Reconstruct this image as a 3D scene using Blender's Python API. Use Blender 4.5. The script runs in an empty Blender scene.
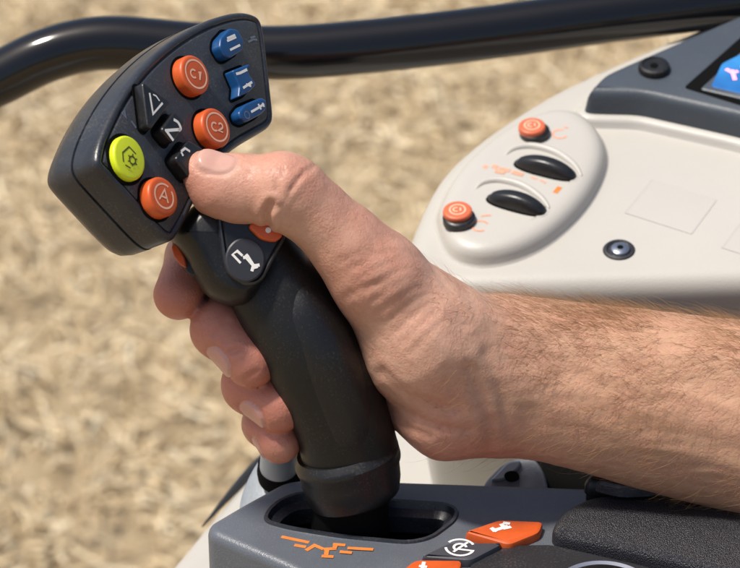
import bpy, math, random
import numpy as np
from mathutils import Vector, geometry, noise

random.seed(7)
rng = np.random.default_rng(7)
scene = bpy.context.scene
COL = scene.collection

# ------------------------------------------------------------------ camera frame
D = 750.0                      # mm from the lens to the stick
S = 240.0 / 740.0              # mm per photo pixel at that distance
PITCH = math.radians(28)
CAM = np.array((0.0, 0.0, 2.45))
RX = np.array((1.0, 0, 0))
RU = np.array((0, math.sin(PITCH), math.cos(PITCH)))
RB = np.array((0, -math.cos(PITCH), math.sin(PITCH)))


def V(px, py, w=0.0):
    """a photo direction at a chosen distance -> millimetres right / up / toward the operator"""
    k = S * (D - w) / D
    return np.array(((px - 370) * k, (284 - py) * k, w))


def world(p):
    p = np.asarray(p, float) * 0.001
    return CAM + p[..., 0:1] * RX + p[..., 1:2] * RU + (p[..., 2:3] - D * 0.001) * RB


def unit(v):
    v = np.asarray(v, float)
    return v / np.linalg.norm(v)


UP = np.array((0, math.cos(PITCH), math.sin(PITCH)))      # world up, in the same frame


class Plane:
    def __init__(self, origin, n):
        self.o = np.asarray(origin, float)
        self.n = unit(n)
        self.a = unit(np.array((1.0, 0, 0)) - self.n * self.n[0])
        self.b = np.cross(self.n, self.a)

    def hit(self, px, py):
        eye = np.array((0, 0, D))
        d = V(px, py, 0) - eye
        t = np.dot(self.o - eye, self.n) / np.dot(d, self.n)
        q = eye + d * t - self.o
        return np.array((np.dot(q, self.a), np.dot(q, self.b)))

    def hits(self, pts):
        return [self.hit(*p) for p in pts]

    def pt(self, u, v, h=0.0):
        return self.o + self.a * u + self.b * v + self.n * h

    def up(self, h):
        p = Plane(self.o + self.n * h, self.n)
        return p


# ------------------------------------------------------------------ object helpers
def tag(o, label=None, cat=None, group=None, kind=None):
    if label: o['label'] = label
    if cat: o['category'] = cat
    if group: o['group'] = group
    if kind: o['kind'] = kind
    return o


def empty(name, base_mm, label, cat):
    o = bpy.data.objects.new(name, None)
    COL.objects.link(o)
    o.location = world(base_mm)
    o.empty_display_size = 0.02
    return tag(o, label, cat)


def origin_of(o):
    v = Vector((0, 0, 0))
    while o:
        v = v + Vector(o.location)
        o = o.parent
    return v


def obj(name, verts, faces, mat, parent=None, smooth=True, angle=35, frame=True):
    """verts in mm of the camera frame (or metres of the world if frame is False)"""
    verts = np.asarray(verts, float)
    if frame:
        verts = world(verts)
    c = verts.mean(axis=0)
    loc = verts - c
    me = bpy.data.meshes.new(name)
    me.from_pydata([tuple(v) for v in loc], [], [tuple(int(i) for i in f) for f in faces])
    me.materials.append(mat)
    if smooth:
        me.polygons.foreach_set('use_smooth', [True] * len(me.polygons))
        if angle:
            me.set_sharp_from_angle(angle=math.radians(angle))
    me.update()
    o = bpy.data.objects.new(name, me)
    COL.objects.link(o)
    if parent:
        o.parent = parent
        o.location = Vector(c) - origin_of(parent)
    else:
        o.location = c
    return o


class MB:
    def __init__(self):
        self.v, self.f = [], []

    def add(self, v, f):
        k = len(self.v)
        self.v += [tuple(p) for p in v]
        self.f += [tuple(i + k for i in q) for q in f]

    def build(self, name, mat, parent=None, **kw):
        return obj(name, self.v, self.f, mat, parent, **kw)


# ------------------------------------------------------------------ 2D outlines
def area(p):
    p = np.asarray(p)
    x, y = p[:, 0], p[:, 1]
    return 0.5 * np.sum(x * np.roll(y, -1) - y * np.roll(x, -1))


def ccw(p):
    p = np.asarray(p, float)
    return p if area(p) > 0 else p[::-1]


def rounded(poly, r, n=5):
    poly = ccw(poly)
    out = []
    m = len(poly)
    for i in range(m):
        a, b, c = poly[i - 1], poly[i], poly[(i + 1) % m]
        ri = r[i] if isinstance(r, (list, tuple)) else r
        la, lc = np.linalg.norm(a - b), np.linalg.norm(c - b)
        k = min(ri, la * 0.48, lc * 0.48)
        p0, p1 = b + (a - b) / la * k, b + (c - b) / lc * k
        for j in range(n + 1):
            t = j / n
            out.append((1 - t) ** 2 * p0 + 2 * t * (1 - t) * b + t * t * p1)
    return np.array(out)


def spline(pts, closed=True, n=6):
    pts = np.asarray(pts, float)
    m = len(pts)
    out = []
    rngi = range(m) if closed else range(m - 1)
    for i in rngi:
        if closed:
            p0, p1, p2, p3 = pts[i - 1], pts[i], pts[(i + 1) % m], pts[(i + 2) % m]
        else:
            p0, p1, p2, p3 = pts[max(i - 1, 0)], pts[i], pts[i + 1], pts[min(i + 2, m - 1)]
        for j in range(n):
            t = j / n
            out.append(0.5 * ((2 * p1) + (p2 - p0) * t + (2 * p0 - 5 * p1 + 4 * p2 - p3) * t * t
                              + (3 * p1 - p0 - 3 * p2 + p3) * t ** 3))
    if not closed:
        out.append(pts[-1])
    return np.array(out)


def circle(c, r, n=40, ry=None):
    ry = ry or r
    return np.array([(c[0] + r * math.cos(2 * math.pi * i / n), c[1] + ry * math.sin(2 * math.pi * i / n))
                     for i in range(n)])


def inset(p, d):
    if abs(d) < 1e-9:
        return p
    e = np.roll(p, -1, axis=0) - p
    e = e / np.maximum(np.linalg.norm(e, axis=1), 1e-9)[:, None]
    nrm = np.stack((-e[:, 1], e[:, 0]), 1)          # inward for ccw
    n0 = np.roll(nrm, 1, axis=0)
    b = n0 + nrm
    b = b / np.maximum(np.linalg.norm(b, axis=1), 1e-6)[:, None]
    c = np.clip(np.sum(b * nrm, axis=1), 0.45, 1)
    return p + b * (d / c)[:, None]


def prism(outline, plane, profile, holes=None, hole_depth=0.0, cap_bottom=True):
    """outline 2D (u,v) ccw; profile list of (inset, height) from bottom to top"""
    outline = ccw(outline)
    n = len(outline)
    v, f = [], []
    for lev in profile:
        d, h = lev[0], lev[1]
        r = inset(outline, d)
        for _ in range(lev[2] if len(lev) > 2 else 0):
            r = 0.5 * r + 0.25 * (np.roll(r, 1, axis=0) + np.roll(r, -1, axis=0))
        v += [plane.pt(q[0], q[1], h) for q in r]
    for k in range(len(profile) - 1):
        for i in range(n):
            j = (i + 1) % n
            f.append((k * n + i, k * n + j, (k + 1) * n + j, (k + 1) * n + i))
    top = inset(outline, profile[-1][0])
    base = (len(profile) - 1) * n
    if not holes:
        f += tess([top], base)
    else:
        idx = len(v)
        hl = []
        htop = profile[-1][1]
        loops = [top]
        order = list(range(base, base + n))
        for hpoly in holes:
            hp = ccw(hpoly)[::-1]
            m = len(hp)
            s = len(v)
            v += [plane.pt(q[0], q[1], htop) for q in hp]
            v += [plane.pt(q[0], q[1], htop - hole_depth) for q in hp]
            for i in range(m):
                j = (i + 1) % m
                f.append((s + i, s + j, s + m + j, s + m + i))
            f += [tuple(t) for t in tess([hp[::-1]], 0, remap=[s + m + (m - 1 - i) for i in range(m)])]
            loops.append(hp)
            order += list(range(s, s + m))
        f += tess(loops, 0, remap=order)
    if cap_bottom:
        bt = inset(outline, profile[0][0])
        f += [tuple(reversed(t)) for t in tess([bt], 0)]
    return v, f


def tess(loops, base, remap=None):
    tl = [[Vector((q[0], q[1], 0)) for q in L] for L in loops]
    flat = [q for L in loops for q in L]
    tris = geometry.tessellate_polygon(tl)
    out = []
    for t in tris:
        a, b, c = (flat[i] for i in t)
        s = (b[0] - a[0]) * (c[1] - a[1]) - (b[1] - a[1]) * (c[0] - a[0])
        if s < 0:
            t = (t[0], t[2], t[1])
        out.append(tuple((remap[i] if remap else i + base) for i in t))
    return out


def edge_profile(h0, h1, r, n=4):
    """from bottom h0 up to h1 with a rounded top edge of radius r"""
    out = [(0, h0)]
    for i in range(n + 1):
        a = math.pi / 2 * i / n
        out.append((r * (1 - math.cos(a)), h1 - r + r * math.sin(a)))
    return out


def strokes(lines, plane, width, h=0.15, t=0.12):
    """flat printed ribbons: each line a list of 2D points"""
    mb = MB()
    for li, L in enumerate(lines):
        h = h + (0.03 if li else 0)
        L = [np.asarray(p, float) for p in L]
        wd = width
        closed = np.linalg.norm(L[0] - L[-1]) < 1e-6 and len(L) > 3
        left, right = [], []
        m = len(L)
        for i in range(m):
            if closed:
                a, b = L[(i - 1) % (m - 1)], L[(i + 1) % (m - 1)]
            else:
                a, b = L[max(i - 1, 0)], L[min(i + 1, m - 1)]
            d = unit(b - a)
            q = np.array((-d[1], d[0]))
            k = 1.0
            if 0 < i < m - 1 or closed:
                c = L[(i - 1) % (m - 1)] if closed else L[i - 1]
                d0 = unit(L[i] - c)
                k = 1 / max(0.5, abs(np.dot(d0, d)))
            left.append(L[i] + q * wd / 2 * k)
            right.append(L[i] - q * wd / 2 * k)
        v = [plane.pt(p[0], p[1], h) for p in left] + [plane.pt(p[0], p[1], h) for p in right]
        f = [(m + i, m + i + 1, i + 1, i) for i in range(m - 1)]
        mb.add(v, f)
    return mb


def arc(c, r, a0, a1, n=28):
    return [(c[0] + r * math.cos(math.radians(a0 + (a1 - a0) * i / n)),
             c[1] + r * math.sin(math.radians(a0 + (a1 - a0) * i / n))) for i in range(n + 1)]


def loft(stations, n=40, power=2.0, side=None, cap=True, tdir=None):
    """stations: (centre mm, half width, half depth); rings square to the axis"""
    cs = [np.asarray(s[0], float) for s in stations]
    v, f = [], []
    m = len(cs)
    for i, s in enumerate(stations):
        t = unit(cs[min(i + 1, m - 1)] - cs[max(i - 1, 0)]) if tdir is None else unit(tdir)
        ref = np.array((1.0, 0, 0)) if side is None else np.asarray(side, float)
        a = unit(ref - t * np.dot(ref, t))
        b = np.cross(a, t)
        for k in range(n):
            g = 2 * math.pi * k / n
            cx, sy = math.cos(g), math.sin(g)
            cx = math.copysign(abs(cx) ** (2 / power), cx)
            sy = math.copysign(abs(sy) ** (2 / power), sy)
            v.append(cs[i] + a * s[1] * cx + b * s[2] * sy)
    for i in range(m - 1):
        for k in range(n):
            j = (k + 1) % n
            f.append((i * n + k, i * n + j, (i + 1) * n + j, (i + 1) * n + k))
    if cap:
        f.append(tuple(range(n - 1, -1, -1)))
        f.append(tuple(range((m - 1) * n, m * n)))
    # face orientation
    c0 = np.mean(v, axis=0)
    q = f[(m // 2) * n if m > 2 else 0]
    p = [np.asarray(v[i]) for i in q]
    nn = np.cross(p[1] - p[0], p[2] - p[0])
    ring = (q[0] // n)
    if np.dot(nn, p[0] - cs[ring]) < 0:
        f = [tuple(reversed(x)) for x in f]
    return v, f


# ------------------------------------------------------------------ materials
def material(name, color, rough=0.5, bump=0.0, bump_scale=600.0, spec=0.5, metal=0.0, coat=0.0,
             var=0.0, var_scale=40.0, emission=None, rough_var=0.0, dust=0):
    m = bpy.data.materials.new(name)
    m.use_nodes = True
    nt = m.node_tree
    N, L = nt.nodes, nt.links
    p = N['Principled BSDF']
    p.inputs['Roughness'].default_value = rough
    p.inputs['Specular IOR Level'].default_value = spec
    p.inputs['Metallic'].default_value = metal
    p.inputs['Coat Weight'].default_value = coat
    p.inputs['Coat Roughness'].default_value = 0.08
    p.inputs['Base Color'].default_value = (*color, 1)
    tc = N.new('ShaderNodeTexCoord')
    if var > 0 or rough_var > 0:
        nz = N.new('ShaderNodeTexNoise')
        nz.inputs['Scale'].default_value = var_scale
        nz.inputs['Detail'].default_value = 6
        nz.inputs['Roughness'].default_value = 0.65
        L.new(tc.outputs['Object'], nz.inputs['Vector'])
        if var > 0:
            r = N.new('ShaderNodeValToRGB')
            r.color_ramp.elements[0].position = 0.3
            r.color_ramp.elements[1].position = 0.7
            r.color_ramp.elements[0].color = (*[c * (1 - var) for c in color], 1)
            r.color_ramp.elements[1].color = (*[min(1, c * (1 + var)) for c in color], 1)
            L.new(nz.outputs['Fac'], r.inputs['Fac'])
            L.new(r.outputs['Color'], p.inputs['Base Color'])
        if rough_var > 0:
            mr = N.new('ShaderNodeMapRange')
            mr.inputs['From Min'].default_value = 0.3
            mr.inputs['From Max'].default_value = 0.7
            mr.inputs['To Min'].default_value = max(0.02, rough - rough_var)
            mr.inputs['To Max'].default_value = rough + rough_var
            L.new(nz.outputs['Fac'], mr.inputs['Value'])
            L.new(mr.outputs['Result'], p.inputs['Roughness'])
    if dust > 0:
        dn = N.new('ShaderNodeTexNoise'); dn.inputs['Scale'].default_value = 1300; dn.inputs['Detail'].default_value = 2
        d2n = N.new('ShaderNodeTexNoise'); d2n.inputs['Scale'].default_value = 70; d2n.inputs['Detail'].default_value = 4
        L.new(tc.outputs['Object'], dn.inputs['Vector']); L.new(tc.outputs['Object'], d2n.inputs['Vector'])
        ad = N.new('ShaderNodeMath'); ad.operation = 'MULTIPLY_ADD'; ad.inputs[1].default_value = 0.45
        L.new(d2n.outputs['Fac'], ad.inputs[0]); L.new(dn.outputs['Fac'], ad.inputs[2])
        mr2 = N.new('ShaderNodeMapRange'); mr2.inputs['From Min'].default_value = 0.80; mr2.inputs['From Max'].default_value = 1.0
        mr2.inputs['To Max'].default_value = dust
        L.new(ad.outputs[0], mr2.inputs['Value'])
        mx = N.new('ShaderNodeMix'); mx.data_type = 'RGBA'
        L.new(mr2.outputs['Result'], mx.inputs[0])
        src = p.inputs['Base Color'].links[0].from_socket if p.inputs['Base Color'].is_linked else None
        if src: L.new(src, mx.inputs[6])
        else: mx.inputs[6].default_value = (*color, 1)
        mx.inputs[7].default_value = (0.34, 0.29, 0.22, 1)
        L.new(mx.outputs[2], p.inputs['Base Color'])
    if bump > 0:
        nb = N.new('ShaderNodeTexNoise')
        nb.inputs['Scale'].default_value = bump_scale
        nb.inputs['Detail'].default_value = 3
        L.new(tc.outputs['Object'], nb.inputs['Vector'])
        b = N.new('ShaderNodeBump')
        b.inputs['Strength'].default_value = bump
        b.inputs['Distance'].default_value = 0.0004
        L.new(nb.outputs['Fac'], b.inputs['Height'])
        L.new(b.outputs['Normal'], p.inputs['Normal'])
    if emission:
        p.inputs['Emission Color'].default_value = (*emission[:3], 1)
        p.inputs['Emission Strength'].default_value = emission[3]
    return m


M = {}
M['face'] = material('face plastic', (0.032, 0.035, 0.041), 0.44, 0.25, 1500, var=0.18, var_scale=60, dust=0.14)
M['housing'] = material('housing plastic', (0.021, 0.023, 0.029), 0.34, 0.12, 1800, var=0.3, rough_var=0.1, var_scale=90, dust=0.12)
M['black'] = material('black rubber', (0.008, 0.008, 0.009), 0.4, 0.07, 1900, spec=0.4, rough_var=0.08, var_scale=70, dust=0.072)
M['matt'] = material('matt black', (0.004, 0.004, 0.004), 0.75, spec=0.06)
M['grip'] = material('grip rubber', (0.007, 0.007, 0.007), 0.46, 0.07, 1900, spec=0.35, rough_var=0.06, var_scale=40, dust=0.06)
M['orange'] = material('orange key plastic', (0.56, 0.088, 0.015), 0.42, 0.1, 900, var=0.1, var_scale=200)
M['salmon'] = material('sun-bleached orange plastic', (0.58, 0.125, 0.05), 0.42, 0.1, 900)
M['lime'] = material('lime key plastic', (0.62, 0.72, 0.015), 0.42, 0.1, 900)
M['blue'] = material('blue key plastic', (0.006, 0.058, 0.18), 0.36, 0.1, 900)
M['blackkey'] = material('black key plastic', (0.01, 0.01, 0.011), 0.33, 0.1, 900, dust=0.048)
M['greykey'] = material('grey key plastic', (0.05, 0.05, 0.06), 0.45, 0.1, 900)
M['padkey'] = material('pad key plastic', (0.026, 0.026, 0.032), 0.45, 0.1, 900)
M['print'] = material('pale print', (0.75, 0.72, 0.68), 0.6)
M['printor'] = material('pale orange print', (0.8, 0.45, 0.30), 0.6)
M['printgrey'] = material('faint grey print', (0.13, 0.15, 0.19), 0.6)
M['printdark'] = material('dark olive print', (0.06, 0.07, 0.01), 0.6)
M['printorange'] = material('orange print', (0.62, 0.18, 0.03), 0.6, var=0.15, var_scale=300)
M['printsalmon'] = material('worn salmon print', (0.70, 0.30, 0.19), 0.6, var=0.2, var_scale=300)
M['console'] = material('console plastic', (0.094, 0.104, 0.122), 0.36, 0.35, 1800, var=0.12, var_scale=30, rough_var=0.05, dust=0.14)
M['panel'] = material('dark panel plastic', (0.02, 0.02, 0.023), 0.4, 0.3, 1600, dust=0.1)
M['white'] = material('white cab plastic', (0.45, 0.425, 0.38), 0.42, 0.2, 1500, var=0.03, var_scale=12, dust=0.048)
M['display'] = material('slate plastic', (0.046, 0.057, 0.071), 0.45, 0.3, 1500, var=0.06, var_scale=20, dust=0.08)
M['gloss'] = material('gloss black paint', (0.005, 0.005, 0.006), 0.1, 0.02, 300, spec=0.5, coat=0.0, rough_var=0.03, var_scale=30)
M['screw'] = material('screw steel', (0.25, 0.28, 0.34), 0.3, metal=0.8)
M['silver'] = material('satin silver', (0.55, 0.57, 0.62), 0.3, metal=0.9)
M['levergrey'] = material('pale grey plastic', (0.27, 0.30, 0.33), 0.4, 0.1, 900)
M['bracket'] = material('grey cast metal', (0.22, 0.245, 0.27), 0.42, 0.2, 900, var=0.15, var_scale=90)
M['trim'] = material('rubber edge trim', (0.02, 0.021, 0.023), 0.45)
M['groove'] = material('seam shadow plastic', (0.42, 0.40, 0.37), 0.7)

# grained foam of the armrest pad
m = material('pebbled foam', (0.016, 0.015, 0.019), 0.42)
nt = m.node_tree
vo = nt.nodes.new('ShaderNodeTexVoronoi'); vo.inputs['Scale'].default_value = 2300
tcn = nt.nodes.new('ShaderNodeTexCoord'); nt.links.new(tcn.outputs['Object'], vo.inputs['Vector'])
bp = nt.nodes.new('ShaderNodeBump'); bp.inputs['Strength'].default_value = 1.0; bp.inputs['Distance'].default_value = 0.0003
bp.invert = True
nt.links.new(vo.outputs['Distance'], bp.inputs['Height'])
nt.links.new(bp.outputs['Normal'], nt.nodes['Principled BSDF'].inputs['Normal'])
M['pad'] = m

# lit display glass
m = material('display glass', (0.01, 0.08, 0.22), 0.1, coat=0.5)
nt = m.node_tree
tcn = nt.nodes.new('ShaderNodeTexCoord')
nz = nt.nodes.new('ShaderNodeTexNoise'); nz.inputs['Scale'].default_value = 55
nt.links.new(tcn.outputs['Object'], nz.inputs['Vector'])
rp = nt.nodes.new('ShaderNodeValToRGB')
rp.color_ramp.elements[0].position = 0.35; rp.color_ramp.elements[0].color = (0.005, 0.05, 0.22, 1)
rp.color_ramp.elements[1].position = 0.7; rp.color_ramp.elements[1].color = (0.04, 0.28, 0.6, 1)
nt.links.new(nz.outputs['Fac'], rp.inputs['Fac'])
nt.links.new(rp.outputs['Color'], nt.nodes['Principled BSDF'].inputs['Emission Color'])
nt.nodes['Principled BSDF'].inputs['Emission Strength'].default_value = 0.8
M['screen'] = m
M['screenpink'] = material('display pink symbol', (0.8, 0.3, 0.4), 0.3, emission=(0.9, 0.35, 0.5, 0.8))


def gw(py):
    """the stick leans: higher = nearer to the operator"""
    return (350 - py) * 0.13


# ================================================================== JOYSTICK
joy = empty('joystick', V(350, 515, gw(515)),
            'black multi-function joystick held in the hand, its fan-shaped head covered with coloured buttons', 'joystick')
NF = unit((0.75, 0.25, 0.61))
FP = Plane(V(180, 140, gw(140) - 4), NF)

head_px = [(96, 160), (97.5, 149), (101, 136), (109, 118), (121, 95), (141, 68), (164, 46), (190, 28), (215, 16.5), (236, 11),
           (250, 11.5), (260, 17), (265, 30), (269, 60), (273.5, 100), (275, 118), (271, 128), (256, 136.5), (240, 146),
           (226, 158), (212, 175), (200, 195), (188, 220), (180, 234), (175, 240.5), (168, 240), (160, 234), (146, 219), (126, 197), (108, 177), (99, 168)]
head2 = ccw(spline(FP.hits(head_px), True, 4))
prof = [(7.5, -27, 40), (4.2, -26.4, 40), (1.8, -24.8, 36), (0.2, -22.0, 30), (-0.6, -18, 26), (-0.6, -11.2, 20), (0.2, -11.0, 20), (0.2, -10.5, 20), (-0.4, -10.3, 20),
        (0, -3.0, 8), (0.3, -1.3, 4), (0.9, -0.4, 2), (1.7, 0.0), (2.4, -0.2), (2.9, -0.9)]
v, f = prism(head2, FP, prof)
obj('head_housing', v, f, M['housing'], joy, angle=50)
fp2 = inset(head2, 3.1)
for _ in range(4):
    fp2 = 0.5 * fp2 + 0.25 * (np.roll(fp2, 1, axis=0) + np.roll(fp2, -1, axis=0))
v, f = prism(fp2, FP, [(0, -1.5), (0, -0.55), (0.3, -0.2), (0.8, 0.0)])
obj('face_plate', v, f, M['face'], joy)
F0 = FP


def uv(px, py, pl=FP):
    return pl.hit(px, py)


def well(outline, name='button_well', par=None, extra=1.1):
    v, f = prism(inset(ccw(outline), -extra), FP, [(0, -0.5), (0, 0.12)])
    return v, f


def add_key(name, outline, height, mat, rim=0.9, gap=0.9, label=None, dome=0.0, parent=None):
    outline = ccw(outline)
    v, f = prism(outline, FP, [(0, -0.5)] + edge_profile(0.15, height, rim)[0:] + ([(rim + 1.2, height + dome)] if dome else []))
    k = obj(name, v, f, mat, parent or joy, angle=60)
    if label: k['label'] = label
    v, f = well(outline, extra=gap)
    obj('button_gasket', v, f, M['matt'], k)
    return k


def symbol(key, lines, h, width, mat, name='button_symbol'):
    strokes(lines, FP, width, h + 0.06).build(name, mat, key, smooth=False)


def kuv(px, py, h):
    """the photo position of a mark on a key top of height h"""
    return FP.up(h).hit(px, py)


HB = 4.2
for (px, py, r, lab) in ((196, 74, 6.5, 'C1'), (217, 127, 6.5, 'C2'), (164, 196, 6.3, 'A')):
    c = kuv(px, py, HB)
    k = add_key('round_button', circle(c, r), HB, M['orange'], 1.1,
                label={'C1': 'orange round button marked C1', 'C2': 'orange round button marked C2',
                       'A': 'orange round button with an A in a ring'}[lab])
    a1 = unit(kuv(px + 5, py, HB) - c)          # reading direction on the plate
    L = []
    if lab != 'A':
        L.append(arc(c, r * 0.72, 0, 360, 40))
        x0 = c + np.array((-1.1, -0.3))
        L.append(arc(x0, 1.35, 60, 320, 14))
        if lab == 'C1':
            L.append([c + np.array((0.9, 0.8)), c + np.array((1.7, 1.5)), c + np.array((1.7, -1.5))])
        else:
            b = c + np.array((1.5, 0.4))
            L.append(arc(b + np.array((0, 0.5)), 0.9, 170, -30, 8) + [b + np.array((-0.9, -1.5)), b + np.array((1.1, -1.3))])
        symbol(k, L, HB, 0.62, M['printor'])
    else:
        L.append(arc(c, r * 0.62, 65, 400, 34))
        L.append([c + np.array((-1.9, -1.7)), c + np.array((0.1, 2.2)), c + np.array((1.8, -1.8))])
        L.append([c + np.array((-1.2, -0.4)), c + np.array((1.1, -0.4))])
        symbol(k, L, HB, 0.6, M['printor'])

HL = 2.2
c = kuv(130, 157.5, HL)
k = add_key('round_button', circle(c, 6.6, 44, 7.2), HL, M['lime'], 0.9, 1.2, label='lime yellow round button with a dark house and gear symbol')
hexa = [c + np.array(q) for q in ((-2.6, -2.4), (-3.1, 0.5), (-0.6, 3.4), (2.3, 2.0))]
symbol(k, [hexa, arc(c + np.array((1.0, -0.6)), 1.25, 0, 360, 16)] +
       [[c + np.array((1.0 + 1.3 * math.cos(a), -0.6 + 1.3 * math.sin(a))), c + np.array((1.0 + 2.1 * math.cos(a), -0.6 + 2.1 * math.sin(a)))]
        for a in [math.radians(30 + 60 * i) for i in range(6)]] + [[c + np.array((-2.0, -3.3)), c + np.array((0.2, -3.6))]],
       HL, 0.5, M['printdark'])

# blue keys
HK = 4.0
def keypx(pts, h=HK):
    return [kuv(x, y, h) for x, y in pts]

k = add_key('octagon_button', rounded(keypx([(221, 38), (230, 28), (238, 29), (245, 41), (243, 50), (231, 58), (226, 57), (220, 47)]), 1.0),
            HK, M['blue'], 0.8, label='blue eight-sided button with two pale bars')
symbol(k, [[kuv(227, 41, HK), kuv(236, 37, HK)], [kuv(227, 38.5, HK), kuv(235, 35, HK)]], HK, 0.8, M['print'])
symbol(k, [[kuv(230, 50, HK), kuv(240, 45, HK)]], HK, 0.75, M['print'])
k = add_key('waisted_button', rounded(keypx([(233, 70), (250, 63.5), (249, 73), (257, 84), (250, 92), (239, 97), (240, 86)]), 0.8),
            HK, M['blue'], 0.8, label='blue hourglass-shaped button with two pale marks')
symbol(k, [[kuv(236, 74, HK), kuv(240, 73, HK), kuv(247, 69.5, HK)]], HK, 0.9, M['print'])
symbol(k, [[kuv(243, 88, HK), kuv(252, 82, HK)], [kuv(246, 84.5, HK), kuv(251, 86, HK)]], HK, 0.85, M['print'])
k = add_key('pill_button', rounded(keypx([(239, 112), (245, 104), (262, 97), (267, 100), (267, 109), (262, 114), (247, 122), (241, 119)]), 1.6),
            HK, M['blue'], 0.8, label='blue oblong button with a pale implement mark')
symbol(k, [[kuv(251, 112, HK), kuv(258, 108, HK), kuv(264, 104, HK)], [kuv(258, 104, HK), kuv(261, 109.5, HK)],
           [kuv(262, 103, HK), kuv(264, 107, HK)]], HK, 0.8, M['print'])
symbol(k, [arc(kuv(247, 115, HK), 1.2, 0, 360, 14)], HK, 0.35, M['printgrey'])

# black keys
HT = 4.0
k = add_key('triangle_button', rounded(keypx([(142.5, 81), (172, 102), (152, 129), (148, 126)], HT), 1.6), HT, M['blackkey'], 0.8,
            label='black triangular button with a pale slope outline')
symbol(k, [[kuv(149.5, 93, HT), kuv(153, 114, HT), kuv(162.5, 103, HT)]], HT, 0.75, M['print'])
symbol(k, [[kuv(153, 94.5, HT), kuv(156, 96, HT), kuv(159.5, 101, HT)]], HT, 0.5, M['print'])
HN = 4.6
k = add_key('rocker_button', rounded(keypx([(161.5, 129), (175.5, 110.5), (187, 122), (174, 143.5)], HN), 1.7), HN, M['blackkey'], 1.1,
            label='black rocker button with a white N')
symbol(k, [spline([kuv(173.5, 119.5, HN), kuv(178, 122.5, HN), kuv(180.5, 128, HN), kuv(178.5, 130.6, HN)], False, 5)], HN, 1.0, M['print'])
symbol(k, [[kuv(180.6, 129.5, HN), kuv(165, 130.6, HN)], [kuv(165.2, 129.6, HN), kuv(173.3, 140.6, HN)]], HN, 1.0, M['print'])
k = add_key('rocker_button', rounded(keypx([(175.5, 158), (189, 139), (204, 148), (203, 160), (191, 178)], HN), 1.7), HN, M['blackkey'], 1.1,
            label='black rocker button under the thumb')
symbol(k, [[kuv(181, 151.5, HN), kuv(185, 148.3, HN), kuv(190, 151.5, HN)], [kuv(183, 156, HN), kuv(181, 152, HN)]], HN, 0.8, M['print'])

# small marks printed on the plate
mk = []
mk.append([uv(122, 113), uv(125.5, 118), uv(124, 110), uv(122, 113)])
mk.append([uv(131, 121), uv(136, 128)])
mk.append([uv(248, 42), uv(253, 39.5), uv(257, 40)])
mk.append([uv(250, 38), uv(255, 36.5)])
for q in (mk[:1], mk[1:2], mk[2:]):
    strokes(q, FP, 0.7, 0.1).build('plate_marking', M['printgrey'], joy, smooth=False)

# neck between head and grip
NP = Plane(V(235, 262, gw(262) + 13), unit((0.22, 0.10, 0.95)))
neck_px = [(174, 232), (186, 213), (205, 195), (250, 190), (278, 205), (287, 236), (274, 272), (264, 292), (252, 302),
           (240, 303), (225, 299), (211, 289), (199, 270), (190, 252)]
n2 = rounded(NP.hits(neck_px), 4.0, 5)
v, f = prism(n2, NP, [(4.5, -26), (1.5, -22), (0.3, -16), (0, -9), (0.6, -6), (2.0, -3), (3.4, -1.2), (4.6, -0.4)])
obj('neck', v, f, M['black'], joy, angle=40)
KP = NP.up(0.4)
pad_px = [(216, 216), (240, 205), (284, 222), (286, 237), (263, 280), (256, 285), (245, 286), (228, 276), (223, 262)]
v, f = prism(rounded(KP.hits(pad_px), 2.5, 5), KP, [(0, -3), (0, 0.6), (0.4, 1.1), (0.9, 1.3), (1.3, 0.9), (1.5, 0.2)])
pad = obj('key_pad', v, f, M['housing'], joy, angle=50)
v, f = prism(inset(rounded(KP.hits(pad_px), 2.5, 5), 1.6), KP, [(0, 0.1), (0, 0.9), (0.5, 1.3)])
obj('pad_plate', v, f, M['blackkey'], pad)
PP = KP.up(1.35)
v, f = prism(circle(PP.hit(245, 260), 6.3, 40, 7.0), PP, [(0, -0.4), (0, 0.3), (0.5, 0.7), (1.6, 0.75)])
kb = obj('round_button', v, f, M['padkey'], joy)
kb['label'] = 'dark round button with a pale pipe-shaped symbol'
SP = PP.up(0.8)
mp = lambda x, y: SP.hit(215 + x * 60 / 620, 235 + y * 60 / 620)
strokes([[mp(265, 290), mp(180, 200), mp(230, 165), mp(285, 215)], ], SP, 0.75, 0.02).build('button_symbol', M['print'], kb, smooth=False)
strokes([[mp(290, 235), mp(330, 225), mp(400, 320)], [mp(320, 200), mp(345, 235)], [mp(380, 375), mp(395, 320), mp(460, 310)], [mp(385, 340), mp(440, 325)]],
        SP, 1.0, 0.05).build('button_symbol', M['print'], kb, smooth=False)
v, f = prism(rounded(PP.hits([(247, 227), (256, 220), (277, 226), (283, 236), (275, 243), (260, 240)]), 1.6), PP, edge_profile(-0.4, 2.0, 0.8))
ob = obj('thumb_button', v, f, M['orange'], joy)
ob['label'] = 'orange button half hidden under the thumb'
v, f = prism(ccw(circle(PP.hit(267, 231), 0.9, 14)), PP, [(0, 1.9), (0, 2.15)])
obj('button_symbol', v, f, M['print'], ob)
# side trigger seen behind the neck, by the index finger
TP = Plane(V(183, 258, gw(258) + 3), unit((-0.35, 0.1, 0.93)))
v, f = prism(rounded(TP.hits([(171, 243), (180, 238), (193, 256), (199, 276), (190, 276), (180, 264)]), 2), TP, [(0, -10), (0, 0), (0.6, 0.5)])
t = obj('trigger_bezel', v, f, M['black'], joy)
v, f = prism(rounded(TP.hits([(172.5, 246), (178, 243), (186, 258), (188, 269), (181, 265), (175, 256)]), 1), TP, edge_profile(-2, 1.4, 0.5))
obj('trigger_button', v, f, M['orange'], joy)

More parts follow.
